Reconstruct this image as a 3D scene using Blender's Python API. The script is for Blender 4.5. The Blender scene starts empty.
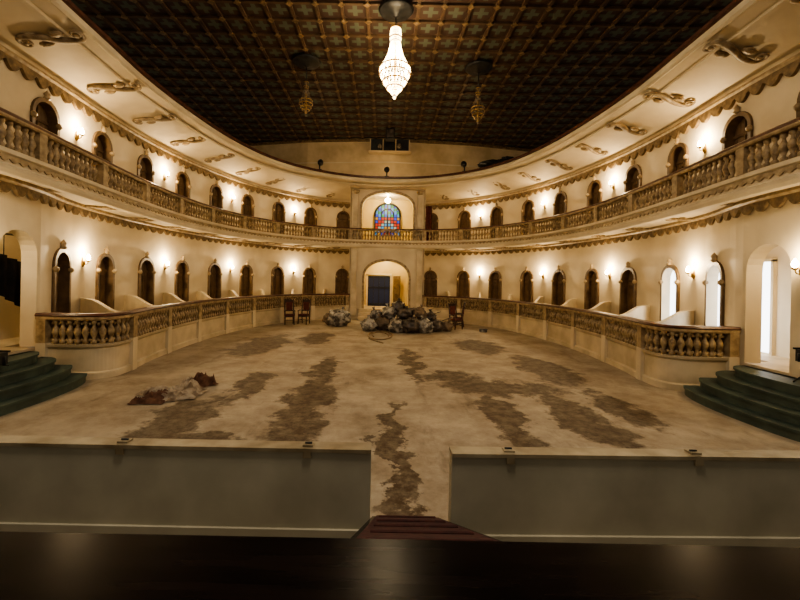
import bpy, math, random
from mathutils import Vector, noise
random.seed(7)
S = bpy.context.scene
pi = math.pi

# ------------------------------------------------------------ materials
def new_mat(name):
    m = bpy.data.materials.new(name); m.use_nodes = True
    nt = m.node_tree
    return m, nt, nt.nodes['Principled BSDF']

def mat_noise(name, c1, c2, scale=4.0, rough=0.6, bump=0.0, metallic=0.0, detail=6.0, stretch=(1,1,1), lo=0.35, hi=0.65, spec=0.5, bscale=None):
    m, nt, b = new_mat(name)
    tc = nt.nodes.new('ShaderNodeTexCoord'); mp = nt.nodes.new('ShaderNodeMapping')
    mp.inputs['Scale'].default_value = stretch
    n = nt.nodes.new('ShaderNodeTexNoise'); n.inputs['Scale'].default_value = scale; n.inputs['Detail'].default_value = detail
    r = nt.nodes.new('ShaderNodeValToRGB')
    r.color_ramp.elements[0].position = lo; r.color_ramp.elements[1].position = hi
    r.color_ramp.elements[0].color = (*c1, 1); r.color_ramp.elements[1].color = (*c2, 1)
    L = nt.links.new
    L(tc.outputs['Object'], mp.inputs[0]); L(mp.outputs[0], n.inputs['Vector']); L(n.outputs['Fac'], r.inputs[0]); L(r.outputs[0], b.inputs['Base Color'])
    b.inputs['Roughness'].default_value = rough; b.inputs['Metallic'].default_value = metallic
    b.inputs['Specular IOR Level'].default_value = spec
    if bump > 0:
        nb = n
        if bscale:
            nb = nt.nodes.new('ShaderNodeTexNoise'); nb.inputs['Scale'].default_value = bscale; nb.inputs['Detail'].default_value = 3
            L(mp.outputs[0], nb.inputs['Vector'])
        bp = nt.nodes.new('ShaderNodeBump'); bp.inputs['Strength'].default_value = bump; bp.inputs['Distance'].default_value = 0.03
        L(nb.outputs['Fac'], bp.inputs['Height']); L(bp.outputs[0], b.inputs['Normal'])
    return m

def mat_emit(name, col, strength, base=(0.8,0.8,0.8)):
    m, nt, b = new_mat(name)
    b.inputs['Base Color'].default_value = (*base, 1)
    b.inputs['Emission Color'].default_value = (*col, 1)
    b.inputs['Emission Strength'].default_value = strength
    return m

CREAM = mat_noise('cream_plaster', (0.60,0.50,0.34), (0.74,0.64,0.46), 0.9, 0.65, 0.05)
CREAM2 = mat_noise('cream_plaster_worn', (0.48,0.39,0.25), (0.67,0.56,0.39), 1.6, 0.6, 0.05)
UPPERW = mat_noise('upper_gallery_plaster', (0.50,0.37,0.21), (0.68,0.53,0.33), 1.2, 0.7)
GOLD = mat_noise('gilded_brown_trim', (0.10,0.063,0.028), (0.25,0.165,0.08), 9, 0.5)
TAN = mat_noise('tan_ornament', (0.24,0.165,0.085), (0.46,0.345,0.20), 7, 0.5)
BALM = mat_noise('gilded_baluster', (0.16,0.10,0.045), (0.44,0.325,0.18), 9, 0.5)
SCR = mat_noise('gilded_scroll_plaster', (0.17,0.115,0.06), (0.42,0.32,0.19), 8, 0.5)
RAIL = mat_noise('mahogany_rail', (0.06,0.022,0.014), (0.13,0.05,0.03), 5, 0.35)
WOOD = mat_noise('door_wood', (0.11,0.068,0.036), (0.22,0.145,0.08), 4, 0.5, stretch=(4,4,0.6))
WOODF = mat_noise('door_frame_wood', (0.09,0.052,0.025), (0.17,0.105,0.05), 4, 0.5)
DARKW = mat_noise('dark_chair_wood', (0.02,0.010,0.007), (0.06,0.025,0.015), 6, 0.35)
REDUP = mat_noise('red_upholstery', (0.07,0.014,0.012), (0.13,0.03,0.022), 8, 0.8)
GREEN = mat_noise('green_painted_step', (0.030,0.048,0.040), (0.058,0.088,0.070), 3, 0.5)
PIT = mat_noise('grey_green_paint', (0.44,0.40,0.29), (0.60,0.55,0.41), 1.5, 0.6, 0.08)
PITCAP = mat_noise('worn_cap', (0.24,0.18,0.10), (0.46,0.38,0.25), 3, 0.5)
STAGE = mat_noise('stage_boards', (0.004,0.0025,0.0025), (0.013,0.008,0.007), 3, 0.25, stretch=(0.3,5,1), spec=0.09)
BLACK = mat_noise('black_metal', (0.008,0.008,0.008), (0.02,0.02,0.02), 6, 0.45)
DRAPE = mat_noise('black_drape_cloth', (0.005,0.005,0.006), (0.014,0.013,0.013), 6, 0.9)
CARPET = mat_noise('red_carpet', (0.035,0.010,0.010), (0.07,0.018,0.016), 20, 0.95, 0.3)
BRASS = mat_noise('brass', (0.35,0.22,0.08), (0.5,0.33,0.12), 10, 0.3, metallic=0.9)
BULB = mat_emit('bulb_glow', (1.0,0.82,0.50), 70)
CRYS = mat_emit('lit_crystal', (1.0,0.74,0.36), 8.0)
CRYSD = mat_noise('unlit_crystal', (0.08,0.06,0.04), (0.3,0.24,0.17), 15, 0.15)
DAY = mat_emit('daylit_frosted_glass', (0.90,0.94,1.0), 3.0)
BLUEG = mat_emit('blue_lit_glass', (0.03,0.07,0.22), 0.07, (0.012,0.016,0.03))
BAG = mat_noise('clear_plastic_bag', (0.10,0.088,0.075), (0.48,0.45,0.40), 4.5, 0.22, 1.0, detail=7, bscale=9, lo=0.42, hi=0.62)
BAG2 = mat_noise('dark_wrapped_bundle', (0.02,0.016,0.014), (0.13,0.10,0.08), 5, 0.35, 0.9, detail=7, bscale=8)
BAG3 = mat_noise('brown_sack', (0.08,0.052,0.032), (0.25,0.18,0.115), 5, 0.6, 0.9, detail=7, bscale=8)
CLOTH = mat_noise('beige_sheet', (0.20,0.14,0.09), (0.46,0.38,0.28), 5, 0.9, 0.3, lo=0.42, hi=0.58)
CLOTHR = mat_noise('red_brown_cloth', (0.075,0.030,0.018), (0.20,0.10,0.06), 7, 0.9, 0.3)
HOSE = mat_noise('tan_hose', (0.25,0.17,0.09), (0.35,0.25,0.14), 8, 0.6)
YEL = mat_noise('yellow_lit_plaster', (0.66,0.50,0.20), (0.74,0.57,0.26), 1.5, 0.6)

def nmath(nt, op, a, b=None):
    n = nt.nodes.new('ShaderNodeMath'); n.operation = op
    for i, v in enumerate((a, b)):
        if v is None: continue
        if isinstance(v, (int, float)): n.inputs[i].default_value = v
        else: nt.links.new(v, n.inputs[i])
    return n.outputs[0]
def vmath(nt, op, a, b=None):
    n = nt.nodes.new('ShaderNodeVectorMath'); n.operation = op
    for i, v in enumerate((a, b)):
        if v is None: continue
        if isinstance(v, tuple): n.inputs[i].default_value = v
        else: nt.links.new(v, n.inputs[i])
    return n.outputs['Value'] if op=='LENGTH' else n.outputs['Vector']
def ceiling_mat(pitch):
    m, nt, b = new_mat('painted_coffer')
    tc = nt.nodes.new('ShaderNodeTexCoord'); sp = nt.nodes.new('ShaderNodeSeparateXYZ')
    nt.links.new(tc.outputs['Object'], sp.inputs[0])
    u = nmath(nt,'ABSOLUTE', nmath(nt,'SUBTRACT', nmath(nt,'FRACT', nmath(nt,'DIVIDE', nmath(nt,'ADD', sp.outputs[0], 40*pitch), pitch)), 0.5))
    v = nmath(nt,'ABSOLUTE', nmath(nt,'SUBTRACT', nmath(nt,'FRACT', nmath(nt,'DIVIDE', sp.outputs[1], pitch)), 0.5))
    mn = nmath(nt,'MINIMUM', u, v); mx = nmath(nt,'MAXIMUM', u, v)
    cross = nmath(nt,'MULTIPLY', nmath(nt,'LESS_THAN', mn, 0.09), nmath(nt,'LESS_THAN', mx, 0.30))
    corner = nmath(nt,'GREATER_THAN', nmath(nt,'ADD', u, v), 0.74)
    nz = nt.nodes.new('ShaderNodeTexNoise'); nz.inputs['Scale'].default_value = 1.2; nz.inputs['Detail'].default_value = 5
    nt.links.new(tc.outputs['Object'], nz.inputs['Vector'])
    def mix(f, c1, c2):
        x = nt.nodes.new('ShaderNodeMix'); x.data_type = 'RGBA'
        nt.links.new(f, x.inputs[0])
        for i, c in ((6,c1),(7,c2)):
            if isinstance(c, tuple): x.inputs[i].default_value = (*c,1)
            else: nt.links.new(c, x.inputs[i])
        return x.outputs[2]
    base = mix(nz.outputs['Fac'], (0.034,0.017,0.012), (0.068,0.036,0.022))
    c = mix(corner, base, (0.10,0.060,0.033))
    c = mix(cross, c, (0.085,0.100,0.070))
    nt.links.new(c, b.inputs['Base Color']); b.inputs['Roughness'].default_value = 0.6
    return m
PITCH = 0.8
CEIL = ceiling_mat(PITCH)
BEAM = mat_noise('ceiling_beam_wood', (0.050,0.028,0.014), (0.105,0.060,0.030), 3, 0.55)

def floor_mat():
    m, nt, b = new_mat('dusty_stained_concrete')
    L = nt.links.new
    tc = nt.nodes.new('ShaderNodeTexCoord')
    n1 = nt.nodes.new('ShaderNodeTexNoise'); n1.inputs['Scale'].default_value = 0.9; n1.inputs['Detail'].default_value = 12; n1.inputs['Roughness'].default_value=0.75
    L(tc.outputs['Object'], n1.inputs['Vector'])
    r1 = nt.nodes.new('ShaderNodeValToRGB'); r1.color_ramp.elements[0].position=0.36; r1.color_ramp.elements[1].position=0.62
    r1.color_ramp.elements[0].color=(0.25,0.19,0.125,1); r1.color_ramp.elements[1].color=(0.49,0.415,0.31,1)
    L(n1.outputs['Fac'], r1.inputs[0])
    nd = nt.nodes.new('ShaderNodeTexNoise'); nd.inputs['Scale'].default_value=1.2; nd.inputs['Detail'].default_value=9; nd.inputs['Roughness'].default_value=0.68
    L(tc.outputs['Object'], nd.inputs['Vector'])
    off = vmath(nt,'MULTIPLY', vmath(nt,'SUBTRACT', nd.outputs['Color'], (0.5,0.5,0.5)), (2.0,2.6,0))
    p = vmath(nt,'MULTIPLY', vmath(nt,'ADD', tc.outputs['Object'], off), (1,1,0))
    stains=[(-1.45,7.2,0.42,2.0),(-1.55,9.9,0.30,1.3),(0.12,5.2,0.18,1.9),(2.5,8.4,1.2,0.5),(2.0,6.5,0.28,1.3),(3.3,6.6,0.38,1.5),(4.2,10.3,0.6,1.7),(1.5,9.2,0.6,0.5),
            (-3.3,6.3,0.45,1.0),(-2.9,8.2,0.28,1.1),(-4.2,13.4,0.7,2.0),(-2.6,14.8,0.5,1.3),(3.2,13.8,0.7,1.3),(0.7,10.6,0.20,2.0),(4.3,7.2,0.35,0.9),(-2.6,5.2,0.6,0.40)]
    cur=None
    for x,y,rx,ry in stains:
        d=vmath(nt,'LENGTH', vmath(nt,'MULTIPLY', vmath(nt,'SUBTRACT', p, (x,y,0)), (1/rx,1/ry,0)))
        cur = d if cur is None else nmath(nt,'MINIMUM',cur,d)
    r2 = nt.nodes.new('ShaderNodeMapRange'); r2.inputs['From Min'].default_value=1.25; r2.inputs['From Max'].default_value=0.95
    L(cur, r2.inputs[0])
    mp = nt.nodes.new('ShaderNodeMapping'); mp.inputs['Scale'].default_value=(1.3,0.4,1); mp.inputs['Location'].default_value=(3.1,1.7,0)
    L(tc.outputs['Object'], mp.inputs[0])
    n2 = nt.nodes.new('ShaderNodeTexNoise'); n2.inputs['Scale'].default_value=1.4; n2.inputs['Detail'].default_value=7; n2.inputs['Roughness'].default_value=0.65
    L(mp.outputs[0], n2.inputs['Vector'])
    r3 = nt.nodes.new('ShaderNodeMapRange'); r3.inputs['From Min'].default_value=0.59; r3.inputs['From Max'].default_value=0.66; r3.inputs['To Max'].default_value=0.4
    L(n2.outputs['Fac'], r3.inputs[0])
    n3 = nt.nodes.new('ShaderNodeTexNoise'); n3.inputs['Scale'].default_value=5; n3.inputs['Detail'].default_value=10; n3.inputs['Roughness'].default_value=0.75
    L(tc.outputs['Object'], n3.inputs['Vector'])
    mr = nt.nodes.new('ShaderNodeMapRange'); mr.inputs['From Min'].default_value=0.35; mr.inputs['From Max'].default_value=0.58; mr.inputs['To Min'].default_value=0.55; mr.inputs['To Max'].default_value=1.0
    L(n3.outputs['Fac'], mr.inputs[0])
    f = nmath(nt,'MULTIPLY', nmath(nt,'MAXIMUM', r2.outputs[0], r3.outputs[0]), mr.outputs[0])
    x = nt.nodes.new('ShaderNodeMix'); x.data_type='RGBA'; L(f, x.inputs[0]); L(r1.outputs[0], x.inputs[6]); x.inputs[7].default_value=(0.072,0.042,0.021,1)
    L(x.outputs[2], b.inputs['Base Color'])
    b.inputs['Roughness'].default_value=0.6; b.inputs['Specular IOR Level'].default_value=0.28
    bp = nt.nodes.new('ShaderNodeBump'); bp.inputs['Strength'].default_value=0.35; bp.inputs['Distance'].default_value=0.02
    L(n3.outputs['Fac'], bp.inputs['Height']); L(bp.outputs[0], b.inputs['Normal'])
    return m
FLOOR = floor_mat()

# ------------------------------------------------------------ mesh builder
class MB:
    def __init__(s): s.v=[]; s.f=[]; s.m=[]; s.sm=[]; s.mats=[]
    def mi(s, mat):
        if mat not in s.mats: s.mats.append(mat)
        return s.mats.index(mat)
    def add(s, vs, fs, mat, smooth=False):
        o=len(s.v); s.v.extend([tuple(x) for x in vs]); k=s.mi(mat)
        for f in fs: s.f.append([o+i for i in f]); s.m.append(k); s.sm.append(smooth)
    def box(s, c, size, mat, ax=None):
        c=Vector(c); hx,hy,hz=[q/2 for q in size]
        if ax is None: ax=(Vector((1,0,0)),Vector((0,1,0)),Vector((0,0,1)))
        vs=[c+ax[0]*(hx*i)+ax[1]*(hy*j)+ax[2]*(hz*k) for i in(-1,1) for j in(-1,1) for k in(-1,1)]
        s.add(vs,[(0,1,3,2),(4,6,7,5),(0,4,5,1),(2,3,7,6),(0,2,6,4),(1,5,7,3)],mat)
    def lathe(s, c, prof, seg, mat, smooth=True):
        vs=[];fs=[];n=len(prof)
        for r,z in prof:
            for k in range(seg):
                a=2*pi*k/seg; vs.append((c[0]+r*math.cos(a),c[1]+r*math.sin(a),c[2]+z))
        for i in range(n-1):
            for k in range(seg):
                k2=(k+1)%seg; fs.append((i*seg+k,i*seg+k2,(i+1)*seg+k2,(i+1)*seg+k))
        fs.append(tuple(range(seg-1,-1,-1))); fs.append(tuple((n-1)*seg+k for k in range(seg)))
        s.add(vs,fs,mat,smooth)
    def tube(s, path, r, seg, mat, flat=1.0, closed=False):
        path=[Vector(p) for p in path]; n=len(path); vs=[];fs=[]
        for i,p in enumerate(path):
            a=path[max(0,i-1)]; b=path[min(n-1,i+1)]
            if closed: a=path[i-1]; b=path[(i+1)%n]
            t=(b-a).normalized(); up=Vector((0,0,1)) if abs(t.z)<0.95 else Vector((0,1,0))
            x=t.cross(up).normalized(); y=x.cross(t).normalized()
            rr=r[i] if isinstance(r,(list,tuple)) else r
            for k in range(seg):
                an=2*pi*k/seg; vs.append(p+x*(rr*math.cos(an))+y*(rr*flat*math.sin(an)))
        rng=range(n if closed else n-1)
        for i in rng:
            j=(i+1)%n
            for k in range(seg):
                k2=(k+1)%seg; fs.append((i*seg+k,i*seg+k2,j*seg+k2,j*seg+k))
        if not closed:
            fs.append(tuple(range(seg-1,-1,-1))); fs.append(tuple((n-1)*seg+k for k in range(seg)))
        s.add(vs,fs,mat,True)
    def blob(s, c, rad, mat, amp=0.25, freq=2.2, seed=0, rings=14, seg=20, flatb=True, fine=0.6, smooth=False):
        vs=[];fs=[]
        for i in range(rings+1):
            th=pi*i/rings
            for k in range(seg):
                ph=2*pi*k/seg
                d=Vector((math.sin(th)*math.cos(ph),math.sin(th)*math.sin(ph),math.cos(th)))
                q=1+amp*noise.noise(d*freq+Vector((seed*3.7,seed*1.3,0)))+amp*fine*noise.noise(d*freq*3+Vector((seed,9,0)))
                v=Vector((d.x*rad[0]*q,d.y*rad[1]*q,d.z*rad[2]*q))+Vector(c)
                if flatb and v.z<0.012: v.z=0.012
                vs.append(v)
        for i in range(rings):
            for k in range(seg):
                k2=(k+1)%seg; fs.append((i*seg+k,i*seg+k2,(i+1)*seg+k2,(i+1)*seg+k))
        s.add(vs,fs,mat,smooth)
    def obj(s, name, loc=None, rot=None, parent=None):
        me=bpy.data.meshes.new(name); me.from_pydata(s.v,[],s.f)
        for m in s.mats: me.materials.append(m)
        me.polygons.foreach_set('material_index',s.m); me.polygons.foreach_set('use_smooth',s.sm)
        me.update()
        o=bpy.data.objects.new(name,me); S.collection.objects.link(o)
        if loc is not None: o.location=loc
        if rot is not None: o.rotation_euler=rot
        if parent: o.parent=parent
        return o
def inst(name, me, loc, rot=(0,0,0), scale=(1,1,1)):
    o=bpy.data.objects.new(name,me); S.collection.objects.link(o)
    o.location=loc; o.rotation_euler=rot; o.scale=scale; return o
def lamp(name, kind, loc, power, col, parent=None, radius=0.05):
    l=bpy.data.lights.new(name,kind); l.energy=power; l.color=col
    if kind in('POINT','SPOT'): l.shadow_soft_size=radius
    o=bpy.data.objects.new(name,l); S.collection.objects.link(o); o.location=loc
    if parent: o.parent=parent
    return o

# ------------------------------------------------------------ curves (right half, from the axis outwards)
class Curve:
    def __init__(s, pts, sym=True):
        P=[Vector(p) for p in pts]
        first = Vector((-P[1].x,P[1].y)) if sym else P[0]*2-P[1]
        Q=[first]+P+[P[-1]*2-P[-2]]
        d=[]
        for i in range(1,len(Q)-2):
            p0,p1,p2,p3=Q[i-1:i+3]
            for k in range(20):
                t=k/20
                d.append(0.5*((2*p1)+(p2-p0)*t+(2*p0-5*p1+4*p2-p3)*t*t+(3*p1-p0-3*p2+p3)*t**3))
        d.append(P[-1]); s.d=d; s.c=[0]
        for i in range(1,len(d)): s.c.append(s.c[-1]+(d[i]-d[i-1]).length)
        s.L=s.c[-1]
    def P(s,x):
        x=max(0,min(s.L,x)); lo,hi=0,len(s.c)-1
        while hi-lo>1:
            m=(lo+hi)//2
            if s.c[m]<=x: lo=m
            else: hi=m
        t=(x-s.c[lo])/max(1e-9,s.c[hi]-s.c[lo]); return s.d[lo].lerp(s.d[hi],t)
    def T(s,x): return (s.P(x+0.04)-s.P(x-0.04)).normalized()
    def N(s,x): t=s.T(x); return Vector((-t.y,t.x))
    def at(s,x,off,z,sg): p=s.P(x)+s.N(x)*off; return Vector((p.x*sg,p.y,z))

W=Curve([(0,25),(2.0,24.7),(4.1,23.8),(6.0,22.0),(7.4,19.6),(8.2,17),(8.5,14.3),(8.45,11.8),(8.1,9.8),(7.6,8.4),(7.38,7.2),(7.25,6),(7.1,4.5)])
W2=Curve([(0,25),(2.0,24.7),(4.1,23.8),(6.0,22.0),(7.4,19.6),(8.2,17),(8.6,14.3),(8.6,11.8),(8.45,10),(8.35,8.6),(8.3,7.2),(8.2,6),(8.1,4.5)])
B=Curve([(0,22.15),(2.1,22.0),(4.0,21.3),(5.7,19.8),(6.8,17.8),(7.35,15.6),(7.5,13.5),(7.4,11.5),(7.2,9.5),(6.95,7.5),(6.85,6),(6.8,4.5)])
E=Curve([(0,21.2),(2.1,20.9),(4.1,19.7),(5.5,17.9),(6.3,15.7),(6.7,13.3),(6.85,11),(6.75,9),(6.65,7.3),(6.5,5.5),(6.4,4.2)])
R=Curve([(2.1,22.25),(3.4,21.6),(4.7,20.4),(5.7,18.6),(6.25,16.5),(6.5,14.5),(6.5,12.5),(6.35,10.6),(6.12,9.2),(6.17,8.66),(6.6,8.44),(7.55,8.42)],sym=False)

def sweep(M, C, prof, s0, s1, sg, mat, ds=0.2, smooth=False):
    n=max(2,int((s1-s0)/ds)); vs=[];fs=[];k=len(prof)
    for i in range(n+1):
        x=s0+(s1-s0)*i/n
        for o,z in prof: vs.append(C.at(x,o,z,sg))
    for i in range(n):
        for j in range(k-1): fs.append((i*k+j,(i+1)*k+j,(i+1)*k+j+1,i*k+j+1))
    M.add(vs,fs,mat,smooth)
def loft(M, C1, a0, a1, z1, C2, b0, b1, z2, sg, mat, n=90, mid=3):
    vs=[];fs=[]
    for i in range(n+1):
        t=i/n; p=C1.P(a0+(a1-a0)*t); q=C2.P(b0+(b1-b0)*t)
        for j in range(mid+1):
            w=j/mid; r=p.lerp(q,w); vs.append((r.x*sg,r.y,z1+(z2-z1)*w))
    k=mid+1
    for i in range(n):
        for j in range(mid): fs.append((i*k+j,(i+1)*k+j,(i+1)*k+j+1,i*k+j+1))
    M.add(vs,fs,mat)
def scallop(M, C, s0, s1, zt, h, amp, period, off, sg, mat):
    n=int((s1-s0)/0.045); vs=[];fs=[]
    for i in range(n+1):
        x=s0+(s1-s0)*i/n; zb=zt-h-amp*abs(math.sin(pi*x/period))
        vs+= [C.at(x,off,zt,sg),C.at(x,off,zb,sg),C.at(x,0.0,zb,sg)]
    for i in range(n):
        for j in range(2): fs.append((i*3+j,(i+1)*3+j,(i+1)*3+j+1,i*3+j+1))
    M.add(vs,fs,mat)

# ------------------------------------------------------------ arched bays
def bayframe(A,Bp,sg):
    A=Vector((A[0],A[1]));Bp=Vector((Bp[0],Bp[1]))
    Cc=(A+Bp)/2; T=(Bp-A).normalized(); N=Vector((-T.y,T.x)); half=(Bp-A).length/2
    def pt(u,z,d=0.0):
        p=Cc+T*u+N*d; return Vector((p.x*sg,p.y,z))
    return pt,half
def arch(w,zs,rise,n=14):
    return [(-w*math.cos(pi*k/n), zs+rise*(math.sin(pi*k/n)**0.85 if 0<k<n else 0)) for k in range(n+1)]
def wallbay(M,A,Bp,z0,z1,w,zb,zs,rise,sg,mat,depth=0.0):
    pt,h=bayframe(A,Bp,sg); ar=arch(w,zs,rise)
    Q=lambda a:M.add([pt(*q) for q in a],[tuple(range(len(a)))],mat)
    if zb>z0: Q([(-w,z0),(w,z0),(w,zb),(-w,zb)])
    Q([(-h,z0),(-w,z0),(-w,zs),(-w,z1),(-h,z1)]); Q([(w,z0),(h,z0),(h,z1),(w,z1),(w,zs)])
    for (u1,a1),(u2,a2) in zip(ar[:-1],ar[1:]): Q([(u1,a1),(u2,a2),(u2,z1),(u1,z1)])
    if depth>0:
        out=[(-w,zb)]+ar+[(w,zb)]
        for (u1,a1),(u2,a2) in zip(out[:-1],out[1:]):
            M.add([pt(u1,a1),pt(u2,a2),pt(u2,a2,depth),pt(u1,a1,depth)],[(0,1,2,3)],mat)
def door_obj(name,A,Bp,w,zb,zs,rise,sg,leaf,bright=False):
    M=MB(); pt,h=bayframe(A,Bp,sg)
    fw=0.085
    ins=[(-w,zb)]+arch(w,zs,rise)+[(w,zb)]
    outs=[(-w-fw,zb)]+arch(w+fw,zs,rise+fw*1.2)+[(w+fw,zb)]
    for k in range(len(ins)-1):
        a,b,c,d=ins[k],ins[k+1],outs[k+1],outs[k]
        M.add([pt(*a,-0.06),pt(*b,-0.06),pt(*c,-0.06),pt(*d,-0.06)],[(0,1,2,3)],WOODF)
        M.add([pt(*c,-0.06),pt(*d,-0.06),pt(*d,0.0),pt(*c,0.0)],[(0,1,2,3)],WOODF)
        M.add([pt(*a,-0.06),pt(*b,-0.06),pt(*b,0.20),pt(*a,0.20)],[(0,1,2,3)],CREAM if bright else WOODF)
    M.add([pt(u,z,0.18) for u,z in ins],[tuple(range(len(ins)))],leaf)
    def lb(u0,u1,z0,z1,d0,d1,mt):
        c=[pt(u,z,d) for u in(u0,u1) for z in(z0,z1) for d in(d0,d1)]
        M.add(c,[(0,1,3,2),(4,6,7,5),(0,4,5,1),(2,3,7,6),(0,2,6,4),(1,5,7,3)],mt)
    if not bright:
        lb(-0.02,0.02,zb,zs+rise*0.9,0.14,0.18,WOODF); lb(-w,w,zs-0.04,zs+0.03,0.14,0.18,WOODF)
        for sx in(-1,1):
            for (a,b) in((0.12,0.72),(0.82,zs-zb-0.15)):
                lb(sx*w*0.52-0.10,sx*w*0.52+0.10,zb+a,zb+b,0.155,0.18,WOODF)
    ztop=zs+rise+fw
    M.lathe(pt(0,ztop,-0.05),[(0.02,-0.02),(0.09,0.02),(0.05,0.07),(0.075,0.12),(0.01,0.22)],8,TAN)
    for sx in(-1,1): M.lathe(pt(sx*(w+0.05),zs-0.05,-0.06),[(0.03,-0.05),(0.07,0),(0.07,0.05),(0.03,0.1)],8,TAN)
    return M.obj(name)

DW=0.34; HB=0.6
sdoor=[2.85+2.15*i for i in range(10)]
sdoor[9]=21.95
Mw=MB(); nd=1
for sg in(-1,1):
    for lev in(0,1):
        z0,z1=((0,4.15),(4.15,7.2))[lev]
        C=(W,W2)[lev]
        prev=0.0
        for i,sc in enumerate(sdoor):
            if lev==0 and i==9:
                sc=21.70 if sg<0 else 21.9; hb=0.66
            else: hb=HB
            sweep(Mw,C,[(0,z0),(0,z1)],prev,sc-hb,sg,CREAM,0.3)
            A,Bp=C.P(sc-hb),C.P(sc+hb)
            if lev==0:
                if i==9: wallbay(Mw,A,Bp,z0,z1,0.56,0.68,2.6,0.55,sg,CREAM,0.3)
                else:
                    wallbay(Mw,A,Bp,z0,z1,DW,0.6,2.40,0.40,sg,CREAM)
                    br=(sg==1 and i in(7,8))
                    door_obj('window_%d'%(i-6) if br else 'door_%d'%nd,A,Bp,DW,0.6,2.40,0.40,sg,DAY if br else WOOD,br); nd+=0 if br else 1
            else:
                wallbay(Mw,A,Bp,z0,z1,DW,4.42,6.0,0.40,sg,CREAM)
                door_obj('door_%d'%nd,A,Bp,DW,4.42,6.0,0.40,sg,WOOD); nd+=1
            prev=sc+hb
        sweep(Mw,C,[(0,z0),(0,z1)],prev,C.L,sg,CREAM,0.3)
Mw.obj('wall_auditorium')

# trims
Mt=MB()
for sg in(-1,1):
    scallop(Mt,W,1.9,W.L,4.12,0.13,0.19,0.40,-0.07,sg,GOLD)
    sweep(Mt,W,[(0,4.12),(-0.1,4.12),(-0.12,4.05),(-0.06,4.0)],1.9,W.L,sg,TAN)
Mt.obj('trim_1')
Mt=MB()
for sg in(-1,1):
    scallop(Mt,W2,1.9,W2.L,7.02,0.14,0.20,0.40,-0.08,sg,GOLD)
    sweep(Mt,W2,[(0,7.08),(-0.1,7.06),(-0.12,7.00),(-0.07,6.94)],1.9,W2.L,sg,TAN)
Mt.obj('trim_2')

# ------------------------------------------------------------ upper soffit / gallery
Mg=MB()
for sg in(-1,1):
    loft(Mg,E,0,E.L,7.58,W2,0,W2.L,7.2,sg,CREAM)
    sweep(Mg,E,[(0.15,7.6),(0.0,7.55),(-0.05,7.6),(-0.05,7.72),(0.0,7.76)],0,E.L,sg,CREAM,0.15)
    sweep(Mg,E,[(0.0,7.76),(-0.08,7.78),(-0.08,7.86),(0.06,7.88),(0.06,7.76)],0,E.L,sg,RAIL,0.15)
    loft(Mg,E,0,E.L,7.8,W2,0,W2.L,7.8,sg,CREAM2)
    sweep(Mg,E,[(0.34,7.50),(0.36,7.45),(0.44,7.43),(0.46,7.50)],0,E.L,sg,CREAM,0.15)
    sweep(Mg,W2,[(0,7.2),(0,7.8)],0,W2.L,sg,CREAM2)
Mg.obj('gallery_cornice')

# ------------------------------------------------------------ balcony
BAL=[(0.045,0),(0.06,0.02),(0.06,0.07),(0.028,0.1),(0.05,0.17),(0.075,0.24),(0.06,0.31),(0.03,0.37),(0.028,0.41),(0.055,0.44),(0.055,0.49),(0.045,0.5)]
def balusters(M,C,s0,s1,zb,h,off,sg,step,skip,seg=8,sc=1.0):
    n=int((s1-s0)/step)
    for i in range(n):
        x=s0+(i+0.5)*(s1-s0)/n
        if any(abs(x-q)<0.14 for q in skip): continue
        p=C.at(x,off,zb,sg); M.lathe(p,[(r*sc,z*h/0.5) for r,z in BAL],seg,BALM)
def post(M,C,x,off,z0,z1,sg,w,d,mat):
    p=C.at(x,off,0,sg); t=C.T(x); n=C.N(x)
    ax=(Vector((t.x*sg,t.y,0)),Vector((n.x*sg,n.y,0)),Vector((0,0,1)))
    M.box((p.x,p.y,(z0+z1)/2),(w,d,z1-z0),mat,ax)
Mb=MB(); Mr=MB()
sB=[2.1+2.1*i for i in range(11)]
for sg in(-1,1):
    loft(Mb,B,0,B.L,4.12,W2,0,W2.L,4.12,sg,CREAM)
    loft(Mb,B,0,B.L,4.42,W2,0,W2.L,4.42,sg,CREAM2)
    sweep(Mb,B,[(0.3,4.12),(0.12,4.05),(0.0,4.07),(-0.05,4.14),(-0.06,4.20),(0.0,4.24),(0.0,4.38),(-0.06,4.42),(-0.06,4.5),(0.14,4.5),(0.14,4.4)],0,B.L,sg,CREAM,0.15)
    scallop(Mb,B,0,B.L,4.39,0.05,0.07,0.2,-0.03,sg,TAN)
    sweep(Mr,B,[(0.14,5.02),(-0.08,5.02),(-0.10,5.05),(-0.10,5.08)],0,B.L,sg,TAN,0.15)
    sweep(Mr,B,[(-0.10,5.08),(-0.11,5.12),(-0.08,5.15),(0.13,5.15),(0.14,5.02)],0,B.L,sg,RAIL,0.15)
    balusters(Mr,B,0,B.L,4.5,0.52,0.02,sg,0.165,sB)
    for x in sB: post(Mr,B,x,0.02,4.5,5.03,sg,0.2,0.2,TAN)
Mb.obj('balcony'); Mr.obj('balcony_balustrade')

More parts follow.
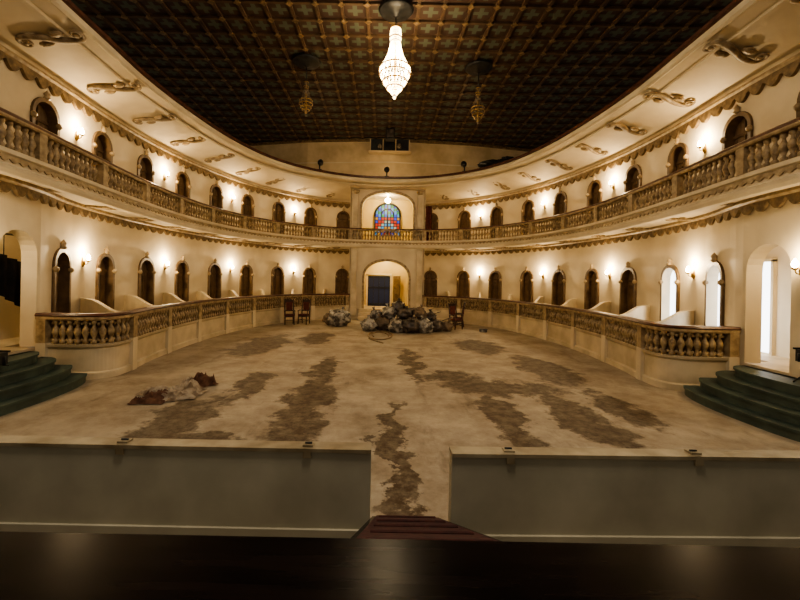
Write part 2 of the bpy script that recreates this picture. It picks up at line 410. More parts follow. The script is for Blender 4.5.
# ------------------------------------------------------------ ground-level boxes
Mx=MB(); Mq=MB()
sR=[0.12]+[0.12+(R.L-2.2-0.12)*i/7 for i in range(1,8)]+[R.L-0.12]
for sg in(-1,1):
    loft(Mx,R,0,R.L,0.6,W,2.1,21.1,0.6,sg,CREAM2)
    sweep(Mx,R,[(-0.05,0),(-0.05,0.13),(0,0.16),(0,0.66),(-0.05,0.70),(-0.07,0.76),(0.14,0.76),(0.14,0.5)],0,R.L,sg,CREAM2,0.07)
    sweep(Mq,R,[(0.14,1.27),(-0.06,1.27),(-0.08,1.30),(-0.08,1.35)],0,R.L,sg,TAN,0.07)
    sweep(Mq,R,[(-0.08,1.35),(-0.10,1.38),(-0.07,1.42),(0.14,1.42),(0.15,1.38),(0.14,1.27)],0,R.L,sg,RAIL,0.07)
    sweep(Mq,R,[(0.10,0.76),(0.10,1.27)],0,R.L,sg,GOLD,0.07)
    balusters(Mq,R,0,R.L,0.76,0.52,0.0,sg,0.155,sR,8,1.0)
    n=int(R.L/0.155)
    for i in range(n):
        x=(i+1.0)*R.L/n
        if any(abs(x-q)<0.16 for q in sR): continue
        for zz in(0.84,1.20):
            p=R.at(x,0.02,zz,sg); Mq.lathe(p,[(0.01,-0.035),(0.032,-0.018),(0.032,0.018),(0.01,0.035)],6,TAN)
    for x in sR:
        post(Mx,R,x,0.03,0,0.78,sg,0.22,0.22,CREAM); post(Mq,R,x,0.03,0.78,1.29,sg,0.2,0.22,TAN)
Mx.obj('theater_box_parapet'); Mq.obj('box_balustrade')
Md=MB()
for sg in(-1,1):
    for i in range(0,8):
        sw=sdoor[i]+1.07
        fr=(sw-2.1)/(21.1-2.1)
        p=W.P(sw); q=R.P(min(R.L*fr,R.L-1.6)); q=q+(p-q).normalized()*0.2
        n=12; d=(q-p); t=d.normalized(); k=Vector((-t.y,t.x))*0.05; ring=[]
        for j in range(n+1):
            w=j/n; z=1.40+0.22*(0.5+0.5*math.cos(pi*max(0,min(1,(w-0.25)*1.5))))
            c=p+d*w
            ring.append([((c+k).x*sg,(c+k).y,0.6),((c+k).x*sg,(c+k).y,z),((c-k).x*sg,(c-k).y,z),((c-k).x*sg,(c-k).y,0.6)])
        vs=[v for r in ring for v in r]; fs=[]
        for j in range(n):
            for m in range(3): fs.append((j*4+m,(j+1)*4+m,(j+1)*4+m+1,j*4+m+1))
        fs.append((n*4,n*4+1,n*4+2,n*4+3)); Md.add(vs,fs,CREAM2)
Md.obj('box_partitions')

# ------------------------------------------------------------ scroll ornaments on soffits
def scroll_mesh():
    M=MB(); half=[]
    for k in range(30):
        th=pi-2.7*pi*(1-k/29); r=0.02+0.11*(k/29)
        half.append(Vector((r*math.cos(th),0.50+r*math.sin(th))))
    body=[]
    for k in range(1,16):
        t=k/16; a=Vector((-0.13,0.50)); b=Vector((-0.13,0.12)); c=Vector((0.13,-0.12)); d=Vector((0.13,-0.50))
        body.append(a*(1-t)**3+b*3*t*(1-t)**2+c*3*t*t*(1-t)+d*t**3)
    full=half+body+[-q for q in reversed(half)]
    rr=[0.024+0.035*math.exp(-((i-len(full)/2)/9)**2) for i in range(len(full))]
    M.tube([(q.x,q.y,-0.015) for q in full],rr,8,SCR,1.0)
    M.blob((0.09,0.18,-0.02),(0.06,0.15,0.05),TAN,0.2,2,3,8,10,False)
    M.blob((-0.09,-0.18,-0.02),(0.06,0.15,0.05),TAN,0.2,2,5,8,10,False)
    for s_ in(-1,1): M.lathe((0,0.50*s_,-0.02),[(0.03,-0.04),(0.05,0),(0.03,0.03)],8,TAN)
    o=M.obj('scroll_ornament'); me=o.data; bpy.data.objects.remove(o); return me
scr=scroll_mesh()
for sg in(-1,1):
    for i in range(10):
        s_=sdoor[i]+ (1.07 if i<9 else 0.9)
        p=W2.P(s_); d=W2.N(s_); m=p-d*0.95
        ang=math.atan2(d.y,d.x*sg)-pi/2
        inst('scroll_ornament',scr,(m.x*sg,m.y,7.36),(-0.2,0,ang),(1.4,1.05,1.1))
        if i<9:
            p=W.P(s_); d=W.N(s_)
            f=min(range(400),key=lambda k:(B.P(B.L*k/400)-p).length); L_=(B.P(B.L*f/400)-p).length; m=p-d*(L_*0.5)
            sc=min(1.1,L_*0.72)
            if L_>0.5: inst('scroll_ornament',scr,(m.x*sg,m.y,4.10),(0,0,math.atan2(d.y,d.x*sg)-pi/2),(sc*1.3,sc,sc*1.2))

# ------------------------------------------------------------ wall sconces
def sconce_mesh():
    M=MB()
    M.lathe((0,-0.02,-0.12),[(0.01,-0.12),(0.05,-0.06),(0.06,0.02),(0.03,0.12),(0.01,0.16)],10,BRASS)
    M.tube([(0,-0.02,-0.12),(0,-0.07,-0.17),(0,-0.13,-0.15),(0,-0.15,-0.08)],0.012,8,BRASS)
    M.lathe((0,-0.15,-0.08),[(0.015,-0.02),(0.05,0.0),(0.055,0.02),(0.02,0.03)],10,BRASS)
    M.lathe((0,-0.15,-0.05),[(0.02,0),(0.045,0.03),(0.052,0.07),(0.03,0.12),(0.008,0.16)],10,BULB)
    o=M.obj('wall_sconce'); me=o.data; bpy.data.objects.remove(o); return me
sme=sconce_mesh()
WARM=(1.0,0.76,0.45)
def put_sconce(C,s_,z,sg,pw):
    p=C.P(s_); n=C.N(s_); ang=math.atan2(n.y,n.x*sg)-pi/2
    o=inst('wall_sconce',sme,(p.x*sg,p.y,z),(0,0,ang))
    lamp('sconce_light','POINT',(0,-0.19,0.17),pw,WARM,o,0.045)
for sg in(-1,1):
    for i in(1,3,5,7):
        put_sconce(W,sdoor[i]+1.07,2.70,sg,60)
        put_sconce(W2,sdoor[i]+1.07,6.1,sg,68)
    put_sconce(W,22.72,2.70,sg,22)

# ------------------------------------------------------------ central tower
Mc=MB()
TY=22.2
A,Bp=(-2.1,TY),(2.1,TY)
wallbay(Mc,A,Bp,0,4.12,1.25,0.6,2.35,0.95,1,CREAM,0.35)
wallbay(Mc,A,Bp,4.42,7.6,1.45,4.44,6.35,0.85,1,CREAM,0.35)
for sx in(-1,1):
    Mc.box((sx*2.1,(TY+24.8)/2,3.8),(0.08,24.8-TY,7.6),CREAM)
    Mc.box((sx*1.85,TY-0.06,2.3),(0.3,0.12,3.4),CREAM2); Mc.box((sx*1.85,TY-0.08,0.45),(0.38,0.18,0.5),CREAM2)
    Mc.box((sx*1.82,TY-0.06,6.2),(0.28,0.12,1.9),CREAM2)
    Mc.lathe((sx*1.82,TY-0.1,7.1),[(0.1,0),(0.18,0.06),(0.2,0.14),(0.2,0.2)],10,TAN)
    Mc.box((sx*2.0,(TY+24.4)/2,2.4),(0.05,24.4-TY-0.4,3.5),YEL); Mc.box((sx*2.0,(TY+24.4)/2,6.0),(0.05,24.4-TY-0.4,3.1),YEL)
Mc.box((0,23.4,0.57),(4.2,2.6,0.06),CREAM2)
Mc.box((0,TY-0.1,7.5),(4.3,0.3,0.2),CREAM2)
Mc.obj('central_tower')
Ms=MB()
for k in range(3):
    dpt=0.3*(3-k); Ms.box((0,TY-dpt/2-0.02,0.1+0.2*k),(3.0,dpt,0.2),CREAM2)
Ms.obj('entrance_steps')
Ma=MB()
for (w,zs,rise,zb) in((1.25,2.35,0.95,0.6),(1.45,6.35,0.85,4.5)):
    ins=[(-w,zb)]+arch(w,zs,rise)+[(w,zb)]; outs=[(-w-0.13,zb)]+arch(w+0.13,zs,rise+0.15)+[(w+0.13,zb)]
    for k in range(len(ins)-1):
        a,b,c,d=ins[k],ins[k+1],outs[k+1],outs[k]; y=TY-0.07
        Ma.add([(a[0],y,a[1]),(b[0],y,b[1]),(c[0],y,c[1]),(d[0],y,d[1])],[(0,1,2,3)],TAN)
        Ma.add([(c[0],y,c[1]),(d[0],y,d[1]),(d[0],TY,d[1]),(c[0],TY,c[1])],[(0,1,2,3)],TAN)
        Ma.add([(a[0],y,a[1]),(b[0],y,b[1]),(b[0],TY,b[1]),(a[0],TY,a[1])],[(0,1,2,3)],TAN)
Ma.obj('trim_3')
Me=MB(); y=24.45
Me.box((-0.45,y+0.02,1.5),(1.44,0.03,1.85),BLUEG)
for x in(-1.19,0.29): Me.box((x,y-0.02,1.6),(0.09,0.1,2.0),CREAM)
Me.box((-0.45,y-0.01,1.5),(0.06,0.08,1.8),BLACK)
for x in(-1.10,0.20,-0.8,-0.1): Me.box((x,y-0.0,1.5),(0.05,0.06,1.8),BLACK)
Me.box((-0.45,y-0.02,2.58),(1.56,0.1,0.1),CREAM)
for z in(2.42,1.75,0.72): Me.box((-0.45,y-0.01,z),(1.4,0.06,0.12),BLACK)
Me.box((0.66,y-0.16,1.55),(0.5,0.06,1.9),WOOD,(Vector((0.8,-0.6,0)),Vector((0.6,0.8,0)),Vector((0,0,1))))
for z in(1.1,2.0): Me.box((0.64,y-0.21,z),(0.34,0.03,0.6),WOODF,(Vector((0.8,-0.6,0)),Vector((0.6,0.8,0)),Vector((0,0,1))))
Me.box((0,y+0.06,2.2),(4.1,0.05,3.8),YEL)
Me.obj('entrance_door')
v=MB(); v.lathe((0,23.3,3.7),[(0.02,0.35),(0.02,0.1),(0.12,0.05),(0.16,-0.05),(0.1,-0.16),(0.02,-0.2)],14,BULB)
vo=v.obj('vestibule_lamp'); lamp('vestibule_light','POINT',(0,23.0,3.2),36,(1,0.78,0.38),vo,0.12)
Mz=MB(); y=24.3; w=0.78
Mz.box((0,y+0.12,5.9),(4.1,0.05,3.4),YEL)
cols=[(0.01,0.08,0.8),(0.8,0.03,0.01),(0.02,0.45,0.12),(0.9,0.40,0.03),(0.05,0.4,0.8),(0.5,0.55,0.4)]
SG=[mat_emit('stained_glass_%d'%i,c,0.7,(0.02,0.02,0.02)) for i,c in enumerate(cols)]
nx,nz=8,11
for i in range(nx):
    for j in range(nz):
        x0=-w+2*w*i/nx; x1=x0+2*w/nx; z0=5.0+j*0.19; z1=z0+0.19
        xc=(x0+x1)/2; lim=6.2+0.8*math.sqrt(max(0,1-(xc/w)**2))
        if z0>=lim-0.05: continue
        z1=min(z1,lim)
        k = (0,4,2)[(i+j)%3] if j>5 else (1,0,3,4,5,1)[(int(abs(i-3.5))+j)%6]
        Mz.add([(x0,y,z0),(x1,y,z0),(x1,y,z1),(x0,y,z1)],[(0,1,2,3)],SG[k])
for i in range(nx+1):
    x=-w+2*w*i/nx; zt=6.2+0.8*math.sqrt(max(0,1-(x/w)**2)); Mz.box((x,y-0.02,(5.0+zt)/2),(0.045 if i%4 else 0.09,0.04,zt-5.0),BLACK)
for j in range(7): Mz.box((0,y-0.02,5.0+j*0.19),(2*w,0.04,0.04),BLACK)
Mz.tube([(u,y-0.02,z) for u,z in arch(w,6.2,0.8,20)],0.06,6,BLACK)
Mz.tube([(u,y-0.02,z) for u,z in arch(w*0.5,6.2,0.45,16)],0.035,6,BLACK)
Mz.obj('window_3')
v=MB(); v.lathe((0,23.3,7.0),[(0.02,0.5),(0.02,0.15),(0.14,0.08),(0.18,-0.02),(0.1,-0.12),(0.02,-0.16)],14,BULB)
vo=v.obj('loggia_lamp'); lamp('loggia_light','POINT',(0,22.95,6.75),52,(1,0.76,0.30),vo,0.12)
Mk=MB(); vs=[];fs=[]
for i in range(13):
    x=2.22+0.35*i/12; yy=22.75+0.05*math.sin(i*1.9)
    vs+=[(x,yy,4.45),(x,yy,6.6)]
for i in range(12): fs.append((2*i,2*i+2,2*i+3,2*i+1))
Mk.add(vs,fs,REDUP,True); Mk.obj('red_curtain')

# ------------------------------------------------------------ upper room, ceiling
Mu=MB()
pl=[(-12,25.3),(-9,24.9),(-5,24.0),(0,23.5),(5,24.0),(9,24.9),(12,25.3)]
for a,b in zip(pl[:-1],pl[1:]): Mu.add([(a[0],a[1],7.3),(b[0],b[1],7.3),(b[0],b[1],10.8),(a[0],a[1],10.8)],[(0,1,2,3)],UPPERW)
Mu.obj('wall_back')
for nm,x in(('wall_left',-12),('wall_right',12)):
    m=MB(); m.box((x,14.2,9.1),(0.1,22.2,3.4),UPPERW); m.obj(nm)
m=MB()
for a,b in zip(pl[:-1],pl[1:]):
    m.add([(a[0],a[1]-0.15,10.6),(b[0],b[1]-0.15,10.6),(b[0],b[1]-0.15,10.72),(a[0],a[1]-0.15,10.72)],[(0,1,2,3)],GOLD)
    m.add([(a[0],a[1]-0.15,10.6),(b[0],b[1]-0.15,10.6),(b[0],b[1],10.6),(a[0],a[1],10.6)],[(0,1,2,3)],GOLD)
    m.add([(a[0],a[1]-0.06,9.3),(b[0],b[1]-0.06,9.3),(b[0],b[1]-0.06,9.36),(a[0],a[1]-0.06,9.36)],[(0,1,2,3)],CREAM)
m.obj('trim_4')
m=MB(); m.box((0,14.3,10.85),(24.2,22.6,0.1),CEIL)
for i in range(-15,16): m.box((i*PITCH,14.3,10.77),(0.10,22.6,0.09),BEAM)
for j in range(4,32): m.box((0,j*PITCH,10.765),(24.2,0.10,0.08),BEAM)
for i in range(-14,15):
    for j in range(9,31): m.box((i*PITCH,j*PITCH,10.73),(0.17,0.17,0.06),GOLD,(Vector((0.707,0.707,0)),Vector((-0.707,0.707,0)),Vector((0,0,1))))
m.obj('ceiling')
m=MB()
m.box((0.05,23.3,10.2),(2.3,0.4,0.75),BLACK); m.box((0.05,23.1,9.8),(2.5,0.5,0.07),UPPERW)
for x in(-1.1,-0.35,0.4,1.2): m.box((x,23.08,10.2),(0.06,0.06,0.75),UPPERW)
m.lathe((0.6,23.0,10.0),[(0.12,0),(0.14,0.1),(0.12,0.25),(0.05,0.3)],10,CRYSD)
m.lathe((-0.55,23.0,10.0),[(0.10,0),(0.14,0.1),(0.1,0.22),(0.05,0.26)],10,CRYSD)
m.obj('projection_booth')
m=MB(); m.box((0.05,21.8,10.35),(0.5,0.5,0.55),BLACK); m.box((0.05,21.5,10.35),(0.38,0.1,0.4),BAG2); m.box((0.05,21.8,10.72),(0.1,0.1,0.25),BLACK); m.obj('hanging_projector')
m=MB(); m.blob((5.9,22.0,8.8),(0.8,0.35,0.3),BLACK,0.5,2.5,4,12,18,False); m.blob((6.7,21.6,8.95),(0.5,0.3,0.25),BLACK,0.5,2.5,9,12,18,False); m.box((6.1,22.0,8.2),(0.1,0.1,0.8),BLACK); m.box((6.7,21.7,8.25),(0.1,0.1,0.9),BLACK); m.obj('black_cloth_bundle')
def spot_mesh():
    m=MB(); m.box((0,0,0.04),(0.2,0.2,0.08),BLACK); m.tube([(0,0,0.05),(0,0,0.3)],0.03,8,BLACK)
    m.tube([(0,-0.12,0.33),(0,0.05,0.36),(0,0.2,0.42)],[0.07,0.10,0.13],12,BLACK)
    m.lathe((0,0.2,0.40),[(0.02,-0.02),(0.06,0.02),(0.05,0.06),(0.01,0.08)],10,BULB)
    o=m.obj('rim_spotlight'); me=o.data; bpy.data.objects.remove(o); return me
spm=spot_mesh()
for x,y in((-3.6,20.3),(-0.1,21.4),(3.9,20.1)):
    o=inst('rim_spotlight',spm,(x,y,7.82),(0,0,0),(1.2,1.2,1.3)); lamp('rim_fill_light','POINT',(0,0.42,0.55),20,(1,0.72,0.4),o,0.08)  # point light added at each rim spotlight to lift the gallery back wall

# ------------------------------------------------------------ chandeliers
def chandelier(name,x,y,ztop,h,r,mat,lit,zc=10.72):
    M=MB(); M.lathe((x,y,zc-0.12),[(0.55,0.12),(0.5,0.05),(0.3,0.02),(0.12,-0.05),(0.03,-0.1)],24,BLACK)
    M.tube([(x,y,zc-0.1),(x,y,ztop)],0.02,8,BLACK)
    M.lathe((x,y,ztop-h),[(0.02,0.0),(0.05,0.05),(0.03,h*0.3),(0.05,h*0.6),(0.03,h)],10,BRASS)
    prof=[(0.0,0.30),(0.07,0.34),(0.14,0.36),(0.20,0.30),(0.30,0.38),(0.40,0.50),(0.50,0.72),(0.58,0.97),(0.62,1.0),(0.68,1.0),(0.72,0.86),(0.78,0.80),(0.82,0.62),(0.87,0.54),(0.90,0.38),(0.95,0.2),(0.99,0.06)]
    rings=[(0.0,0.30*r),(0.14,0.36*r),(0.20,0.30*r),(0.58,0.97*r),(0.68,1.0*r),(0.78,0.80*r),(0.87,0.54*r)]
    for t,q in rings:
        M.tube([(x+q*math.cos(a*pi/14),y+q*math.sin(a*pi/14),ztop-h*t) for a in range(28)],0.018*r/0.5+0.008,6,BRASS,1,True)
    def rad(t):
        for (a,p),(b,q) in zip(prof[:-1],prof[1:]):
            if a<=t<=b: return (p+(q-p)*(t-a)/(b-a))*r
        return 0.02
    for k in range(26):
        a=2*pi*k/26
        nb=38
        for i in range(nb):
            t=i/nb*0.99; q=rad(t); c=Vector((x+q*math.cos(a),y+q*math.sin(a),ztop-h*t)); s_=0.019*r/0.45
            vs=[c+Vector(d)*s_ for d in((1,0,0),(-1,0,0),(0,1,0),(0,-1,0),(0,0,1.3),(0,0,-1.3))]
            M.add(vs,[(0,2,4),(2,1,4),(1,3,4),(3,0,4),(2,0,5),(1,2,5),(3,1,5),(0,3,5)],mat)
    for k in range(14):
        a=2*pi*k/14
        for q,t in((0.80*r,0.60),(0.4*r,0.36)):
            c=(x+q*math.cos(a),y+q*math.sin(a),ztop-h*t); M.lathe(c,[(0.012,-0.06),(0.014,0.0),(0.024,0.03),(0.02,0.07),(0.004,0.1)],6,BULB if lit else mat)
    M.lathe((x,y,ztop-h-0.08),[(0.01,0),(0.05,0.05),(0.03,0.1)],8,mat)
    return M.obj(name)
c=chandelier('chandelier',0.1,12.2,10.15,2.15,0.48,CRYS,True)
lamp('chandelier_light','POINT',(0.1,12.2,8.6),330,(1,0.78,0.5),c,0.35)
chandelier('chandelier',-3.3,15.2,9.9,1.25,0.26,CRYSD,False); chandelier('chandelier',3.45,15.4,9.9,1.35,0.26,CRYSD,False)

# ------------------------------------------------------------ floor
m=MB(); m.box((0,14,-0.05),(20,24,0.1),FLOOR); m.obj('floor')

# side passages behind arches
for sg,nm in((-1,'passage_left'),(1,'passage_right')):
    m=MB()
    m.box((sg*9.3,8.0,2.3),(0.1,5.0,3.4),CREAM); m.box((sg*8.85,10.5,2.3),(1.0,0.1,3.4),CREAM); m.box((sg*8.4,5.6,2.3),(2.0,0.1,3.4),CREAM)
    for z in(0.62,4.04):
        m.box((sg*8.5,7.0,z),(1.7,3.0,0.08),CREAM2); m.box((sg*8.85,9.5,z),(1.0,2.0,0.08),CREAM2)
    m.obj('wall_'+nm)
    v=MB(); v.lathe((sg*8.5,7.4,3.75),[(0.02,0.25),(0.1,0.1),(0.12,0.02),(0.02,-0.06)],12,BULB); vo=v.obj('added_passage_lamp'); lamp('passage_fill_light','POINT',(sg*8.55,7.4,3.4),(20,24)[sg>0],WARM,vo,0.08)  # bulb and point light added to brighten the passage interiors
m=MB(); m.box((9.22,9.52,1.8),(0.04,0.36,2.2),DAY)
for yy in(9.31,9.73): m.box((9.2,yy,1.8),(0.1,0.06,2.3),CREAM)
m.box((9.2,9.52,2.94),(0.1,0.48,0.07),CREAM)
m.obj('window_4')
m=MB(); vs=[];fs=[]
nc=36
for i in range(nc+1):
    t=i/nc; yy=7.5+1.95*t; x=-8.25-0.05*math.sin(i*1.3)-0.25*t
    zt=3.1-0.65*t-0.12*math.sin(pi*t); zb=2.15-0.95*t**1.2
    for j in range(5):
        w=j/4; vs.append((x-0.03*math.sin(i*1.3+w*2),yy,zt+(zb-zt)*w))
for i in range(nc):
    for j in range(4): fs.append((i*5+j,(i+1)*5+j,(i+1)*5+j+1,i*5+j+1))
m.add(vs,fs,DRAPE,True); m.tube([(-8.25,7.45,3.12),(-8.52,9.5,3.12)],0.02,8,BLACK)
for t in(0.0,0.5,1.0): m.tube([(-8.25-0.25*t,7.5+1.95*t,3.1),(-8.25-0.25*t,7.5+1.95*t,3.1-0.65*t-0.12*math.sin(pi*t)-0.02)],0.01,5,BLACK)
m.obj('black_drape')

# green steps
for sg in(-1,1):
    m=MB()
    for k in range(4):
        a=(1.25 if sg<0 else 1.33)-0.24*k; b=2.0-0.27*k; z0,z1=0.17*k,0.17*(k+1); pts=[]
        for i in range(29):
            th=pi/2+pi*i/28
            x=7.35+a*math.copysign(abs(math.cos(th))**0.8,math.cos(th)); yy=6.8+b*math.copysign(abs(math.sin(th))**0.8,math.sin(th))
            pts.append((sg*x,min(yy,8.3)))
        pts=[(sg*7.22,pts[0][1])]+pts+[(sg*7.15,pts[-1][1])]
        n=len(pts)
        for (lo,hi,ex) in((z0,z1-0.04,0.0),(z1-0.04,z1,0.03)):
            q=[((x-sg*ex) if 0<i<n-1 else x,y) for i,(x,y) in enumerate(pts)]
            vs=[(x,y,lo) for x,y in q]+[(x,y,hi) for x,y in q]
            m.add(vs,[tuple(range(n,2*n)),tuple(range(n-1,-1,-1))]+[(i,(i+1)%n,n+(i+1)%n,n+i) for i in range(n)],GREEN)
    m.obj('green_staircase')

def flood(name,x,y,z,h):
    m=MB()
    for k in range(3):
        a=2*pi*k/3+0.5; m.tube([(x,y,z+h*0.4),(x+0.16*math.cos(a),y+0.16*math.sin(a),z+0.01)],0.012,6,BLACK)
    m.tube([(x,y,z+h*0.35),(x,y,z+h)],0.014,6,BLACK)
    m.box((x,y,z+h+0.02),(0.24,0.14,0.2),BLACK); m.box((x,y+0.09,z+h+0.13),(0.26,0.03,0.03),BLACK); m.box((x,y-0.08,z+h+0.02),(0.2,0.02,0.16),CRYSD)
    m.tube([(x-0.14,y,z+h-0.08),(x-0.14,y,z+h+0.06)],0.012,6,BLACK); m.tube([(x+0.14,y,z+h-0.08),(x+0.14,y,z+h+0.06)],0.012,6,BLACK)
    m.obj(name)
flood('floodlight_on_stand',-6.62,6.6,0.68,0.12); flood('floodlight_on_stand',7.03,6.55,0.68,0.45)

# ------------------------------------------------------------ pit walls, stage
def pitwall(p,q,zt):
    m=MB(); p=Vector(p);q=Vector(q);t=(q-p).normalized();n=Vector((-t.y,t.x)); L_=(q-p).length
    ax=(Vector((t.x,t.y,0)),Vector((n.x,n.y,0)),Vector((0,0,1))); c=(p+q)/2
    m.box((c.x,c.y,zt/2),(L_,0.12,zt),PIT,ax)
    m.box((c.x,c.y,zt+0.015),(L_,0.15,0.03),PITCAP,ax)
    m.box((c.x,c.y,0.07),(L_,0.17,0.14),PIT,ax)
    m.obj('orchestra_pit_wall')
pitwall((-0.17,3.42),(-7.1,3.42),0.80); pitwall((0.52,3.38),(7.1,3.50),0.80)
for x,y in((-2.33,3.42),(-0.72,3.42),(1.02,3.39),(2.65,3.42)):
    m=MB(); m.box((x,y,0.838),(0.09,0.08,0.016),PITCAP); m.box((x,y-0.07,0.79),(0.07,0.015,0.08),PITCAP); m.tube([(x-0.03,y,0.85),(x+0.03,y,0.85)],0.01,6,BLACK); m.obj('wall_hinge')
m=MB(); m.box((0,-1.05,0.485),(15,5.96,0.97),STAGE); m.box((0,-1.05,0.985),(15,6.0,0.03),STAGE)
m.obj('stage')
m=MB()
def ramp(inset,lift,mt):
    a=[(-0.15+inset,3.50,0.17),(0.44-inset,3.50,0.17),(0.66-inset,1.96,0.95),(-0.27+inset,1.96,0.95)]
    vs=[(x,y,z+lift) for x,y,z in a]+[(x,y,0.0) for x,y,z in a]
    m.add(vs,[(0,1,2,3),(0,1,5,4),(1,2,6,5),(2,3,7,6),(3,0,4,7)],mt)
ramp(0,0,STAGE); ramp(0.04,0.01,CARPET)
for k in range(5):
    t=(k+0.5)/5; y=3.5-1.54*t; z=0.17+0.78*t+0.016; m.box((0.145+0.05*t,y,z),(0.46+0.26*t,0.02,0.008),CARPET)
m.obj('red_carpet_ramp')

# ------------------------------------------------------------ things on the floor
def bagblob(m,x,y,z,r,mat,seed,sq=0.8):
    m.blob((x,y,z),(r,r*0.9,r*sq),mat,0.30,2.0,seed,22,30,True,0.55,True)
    a=seed*1.7; h=r*sq*0.9; dx,dy=math.cos(a)*r*0.35,math.sin(a)*r*0.35
    m.tube([(x+dx*0.6,y+dy*0.6,z+h*0.8),(x+dx,y+dy,z+h+0.06),(x+dx*1.3,y+dy*1.3,z+h+0.14)],[0.10*r/0.4,0.035,0.085],10,mat)
m=MB(); random.seed(11)
seeds=[(-0.75,17.2,0.36),(-0.15,17.5,0.40),(0.45,16.9,0.38),(1.05,16.8,0.42),(1.65,16.9,0.40),(2.2,17.4,0.36),(2.75,17.6,0.28),(0.0,18.2,0.42),(0.9,18.0,0.45),(1.8,18.1,0.44),(-0.6,18.3,0.38)]
mats=[BAG,BAG3,BAG,BAG2,BAG,BAG2,BAG3,BAG,BAG2,BAG3,BAG2]
for i,(x,y,r) in enumerate(seeds): bagblob(m,x,y,r*0.72,r,mats[i],i+1)
for i,(x,y,z,r) in enumerate([(0.15,17.7,0.78,0.36),(0.85,17.4,0.80,0.38),(1.45,17.5,0.76,0.36),(0.55,17.9,1.02,0.33),(-0.45,17.7,0.66,0.30),(2.0,17.7,0.62,0.28)]): bagblob(m,x,y,z,r,(BAG,BAG2,BAG3,BAG2,BAG,BAG2)[i],i+31)
for i in range(7):
    x=-0.8+i*0.55; a=random.uniform(-0.6,0.6); m.tube([(x,17.3,0.5+0.12*(i%3)),(x+0.5*math.cos(a),17.5,0.75+0.3*math.sin(a)+0.1*(i%2))],0.02,6,DARKW)
m.obj('plastic_bag_pile')
m=MB(); bagblob(m,-2.25,18.7,0.38,0.52,BAG,41,0.8); bagblob(m,-2.75,19.1,0.3,0.32,BAG3,44,0.9); m.obj('plastic_bag')
def chair_mesh():
    m=MB(); 
    for sx in(-1,1):
        m.tube([(sx*0.22,-0.22,0),(sx*0.21,-0.2,0.43)],[0.022,0.032],8,DARKW)
        m.tube([(sx*0.2,0.26,0),(sx*0.2,0.2,0.45),(sx*0.21,0.24,0.8),(sx*0.2,0.32,1.18)],[0.024,0.032,0.03,0.025],8,DARKW)
        m.box((sx*0.21,0.0,0.2),(0.03,0.42,0.035),DARKW); m.box((sx*0.21,0,0.41),(0.04,0.44,0.08),DARKW)
        m.lathe((sx*0.2,0.32,1.17),[(0.02,0),(0.035,0.03),(0.01,0.08)],8,DARKW)
        m.tube([(sx*0.22,0.22,0.68),(sx*0.25,0.0,0.69),(sx*0.25,-0.18,0.66)],0.025,8,DARKW); m.tube([(sx*0.23,-0.18,0.43),(sx*0.25,-0.16,0.66)],0.02,8,DARKW)
    m.box((0,-0.2,0.41),(0.42,0.035,0.08),DARKW); m.box((0,0.2,0.41),(0.42,0.035,0.08),DARKW)
    m.box((0,0,0.47),(0.46,0.44,0.06),REDUP); m.box((0,0.0,0.2),(0.4,0.025,0.03),DARKW)
    m.box((0,0.30,1.12),(0.42,0.035,0.15),DARKW); m.box((0,0.235,0.66),(0.38,0.03,0.05),DARKW)
    m.box((0,0.265,0.88),(0.30,0.04,0.42),REDUP)
    m.tube([(-0.18,0.31,1.17),(0,0.32,1.25),(0.18,0.31,1.17)],0.025,8,DARKW)
    o=m.obj('armchair'); me=o.data; bpy.data.objects.remove(o); return me
chm=chair_mesh()
for x,y,r in((-4.7,19.0,0.3),(-4.05,19.3,-0.2),(3.3,18.4,0.5),(3.55,19.2,-1.9)): inst('armchair',chm,(x,y,0.0),(0,0,r),(0.98,0.98,0.98))
m=MB(); m.box((4.4,17.6,0.06),(0.3,0.25,0.12),BAG); m.box((4.4,17.6,0.13),(0.34,0.28,0.02),BAG2); m.obj('cardboard_carton')
path=[]
for k in range(60):
    t=k/59; a=2*pi*1.6*t; path.append((-0.35+0.45*math.cos(a)+0.25*t,15.6+1.1*math.sin(a)+0.3*t,0.02+0.0003*k))
m=MB(); m.tube(path,0.022,6,HOSE); m.tube([(-0.65,14.9,0.02),(-0.3,14.2,0.02),(-0.1,13.9,0.02)],0.022,6,HOSE); m.obj('garden_hose')
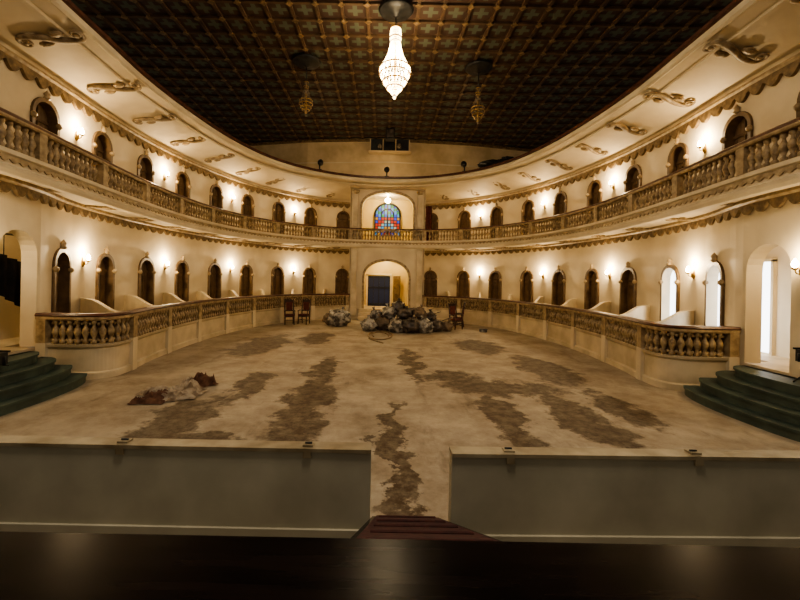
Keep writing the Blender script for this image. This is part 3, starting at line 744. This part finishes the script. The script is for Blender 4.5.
def cloth(M,cx,cy,sx,sy,rot,mat,seed,h):
    n=40; vs=[];fs=[]
    for i in range(n+1):
        for j in range(n+1):
            u=i/n-0.5; v=j/n-0.5
            x=u*sx*(1+0.5*noise.noise(Vector((u*3,v*3,seed)))); y=v*sy*(1+0.5*noise.noise(Vector((u*2.5,seed,v*2))))
            edge=min(1,5*min(0.5-abs(u),0.5-abs(v))+0.03)
            f1=1-abs(noise.noise(Vector((u*2+seed,v*3.5,seed))))*2.5; f2=1-abs(noise.noise(Vector((u*5,v*7+seed,2))))*2.5
            z=0.012+h*edge*(max(0,f1)*0.6+max(0,f2)*0.4)
            vs.append((cx+x*math.cos(rot)-y*math.sin(rot),cy+x*math.sin(rot)+y*math.cos(rot),max(0.012,z)))
    for i in range(n):
        for j in range(n): a=i*(n+1)+j; fs.append((a,a+1,a+n+2,a+n+1))
    M.add(vs,fs,mat,True)
m=MB(); cloth(m,-4.05,7.65,0.85,0.75,0.9,CLOTH,3.3,0.26); cloth(m,-4.25,7.1,0.55,0.5,-0.1,CLOTHR,7.7,0.18); cloth(m,-3.85,8.15,0.55,0.4,0.9,CLOTHR,5.1,0.26); cloth(m,-3.95,7.25,0.6,0.4,0.5,CLOTH,9.1,0.14); cloth(m,-4.5,7.6,0.5,0.35,0.3,CLOTH,2.1,0.12); m.obj('crumpled_cloth')

# ------------------------------------------------------------ unseen fill light and batten, added above the proscenium
v=MB(); v.box((0,2.0,9.0),(1.3,0.3,0.3),BLACK); v.tube([(0,2.0,9.1),(0,2.0,10.72)],0.03,8,BLACK); v.box((0,2.0,9.9),(14,0.1,0.1),BLACK)
vo=v.obj('added_fill_batten')
l=lamp('added_fill_light','AREA',(0,2.0,8.8),250,(1.0,0.86,0.70),vo); l.data.size=1.2; l.rotation_euler=(math.radians(33),0,0)

w=bpy.data.worlds.new('World'); S.world=w; w.use_nodes=True
bg=w.node_tree.nodes['Background']; bg.inputs[0].default_value=(0.84,0.77,0.64,1); bg.inputs[1].default_value=0.15
S.view_settings.view_transform='AgX'
try: S.view_settings.look='AgX - Medium High Contrast'
except Exception: pass
S.view_settings.exposure=0.35

# ------------------------------------------------------------ camera
cam=bpy.data.cameras.new('camera'); co=bpy.data.objects.new('camera',cam); S.collection.objects.link(co)
co.location=(-0.08,0,2.3); co.rotation_euler=(pi/2,math.radians(-1.15),0)
cam.sensor_width=36; cam.lens=36*390/800; cam.shift_x=15/800; cam.shift_y=-21/800; cam.clip_start=0.05
S.camera=co
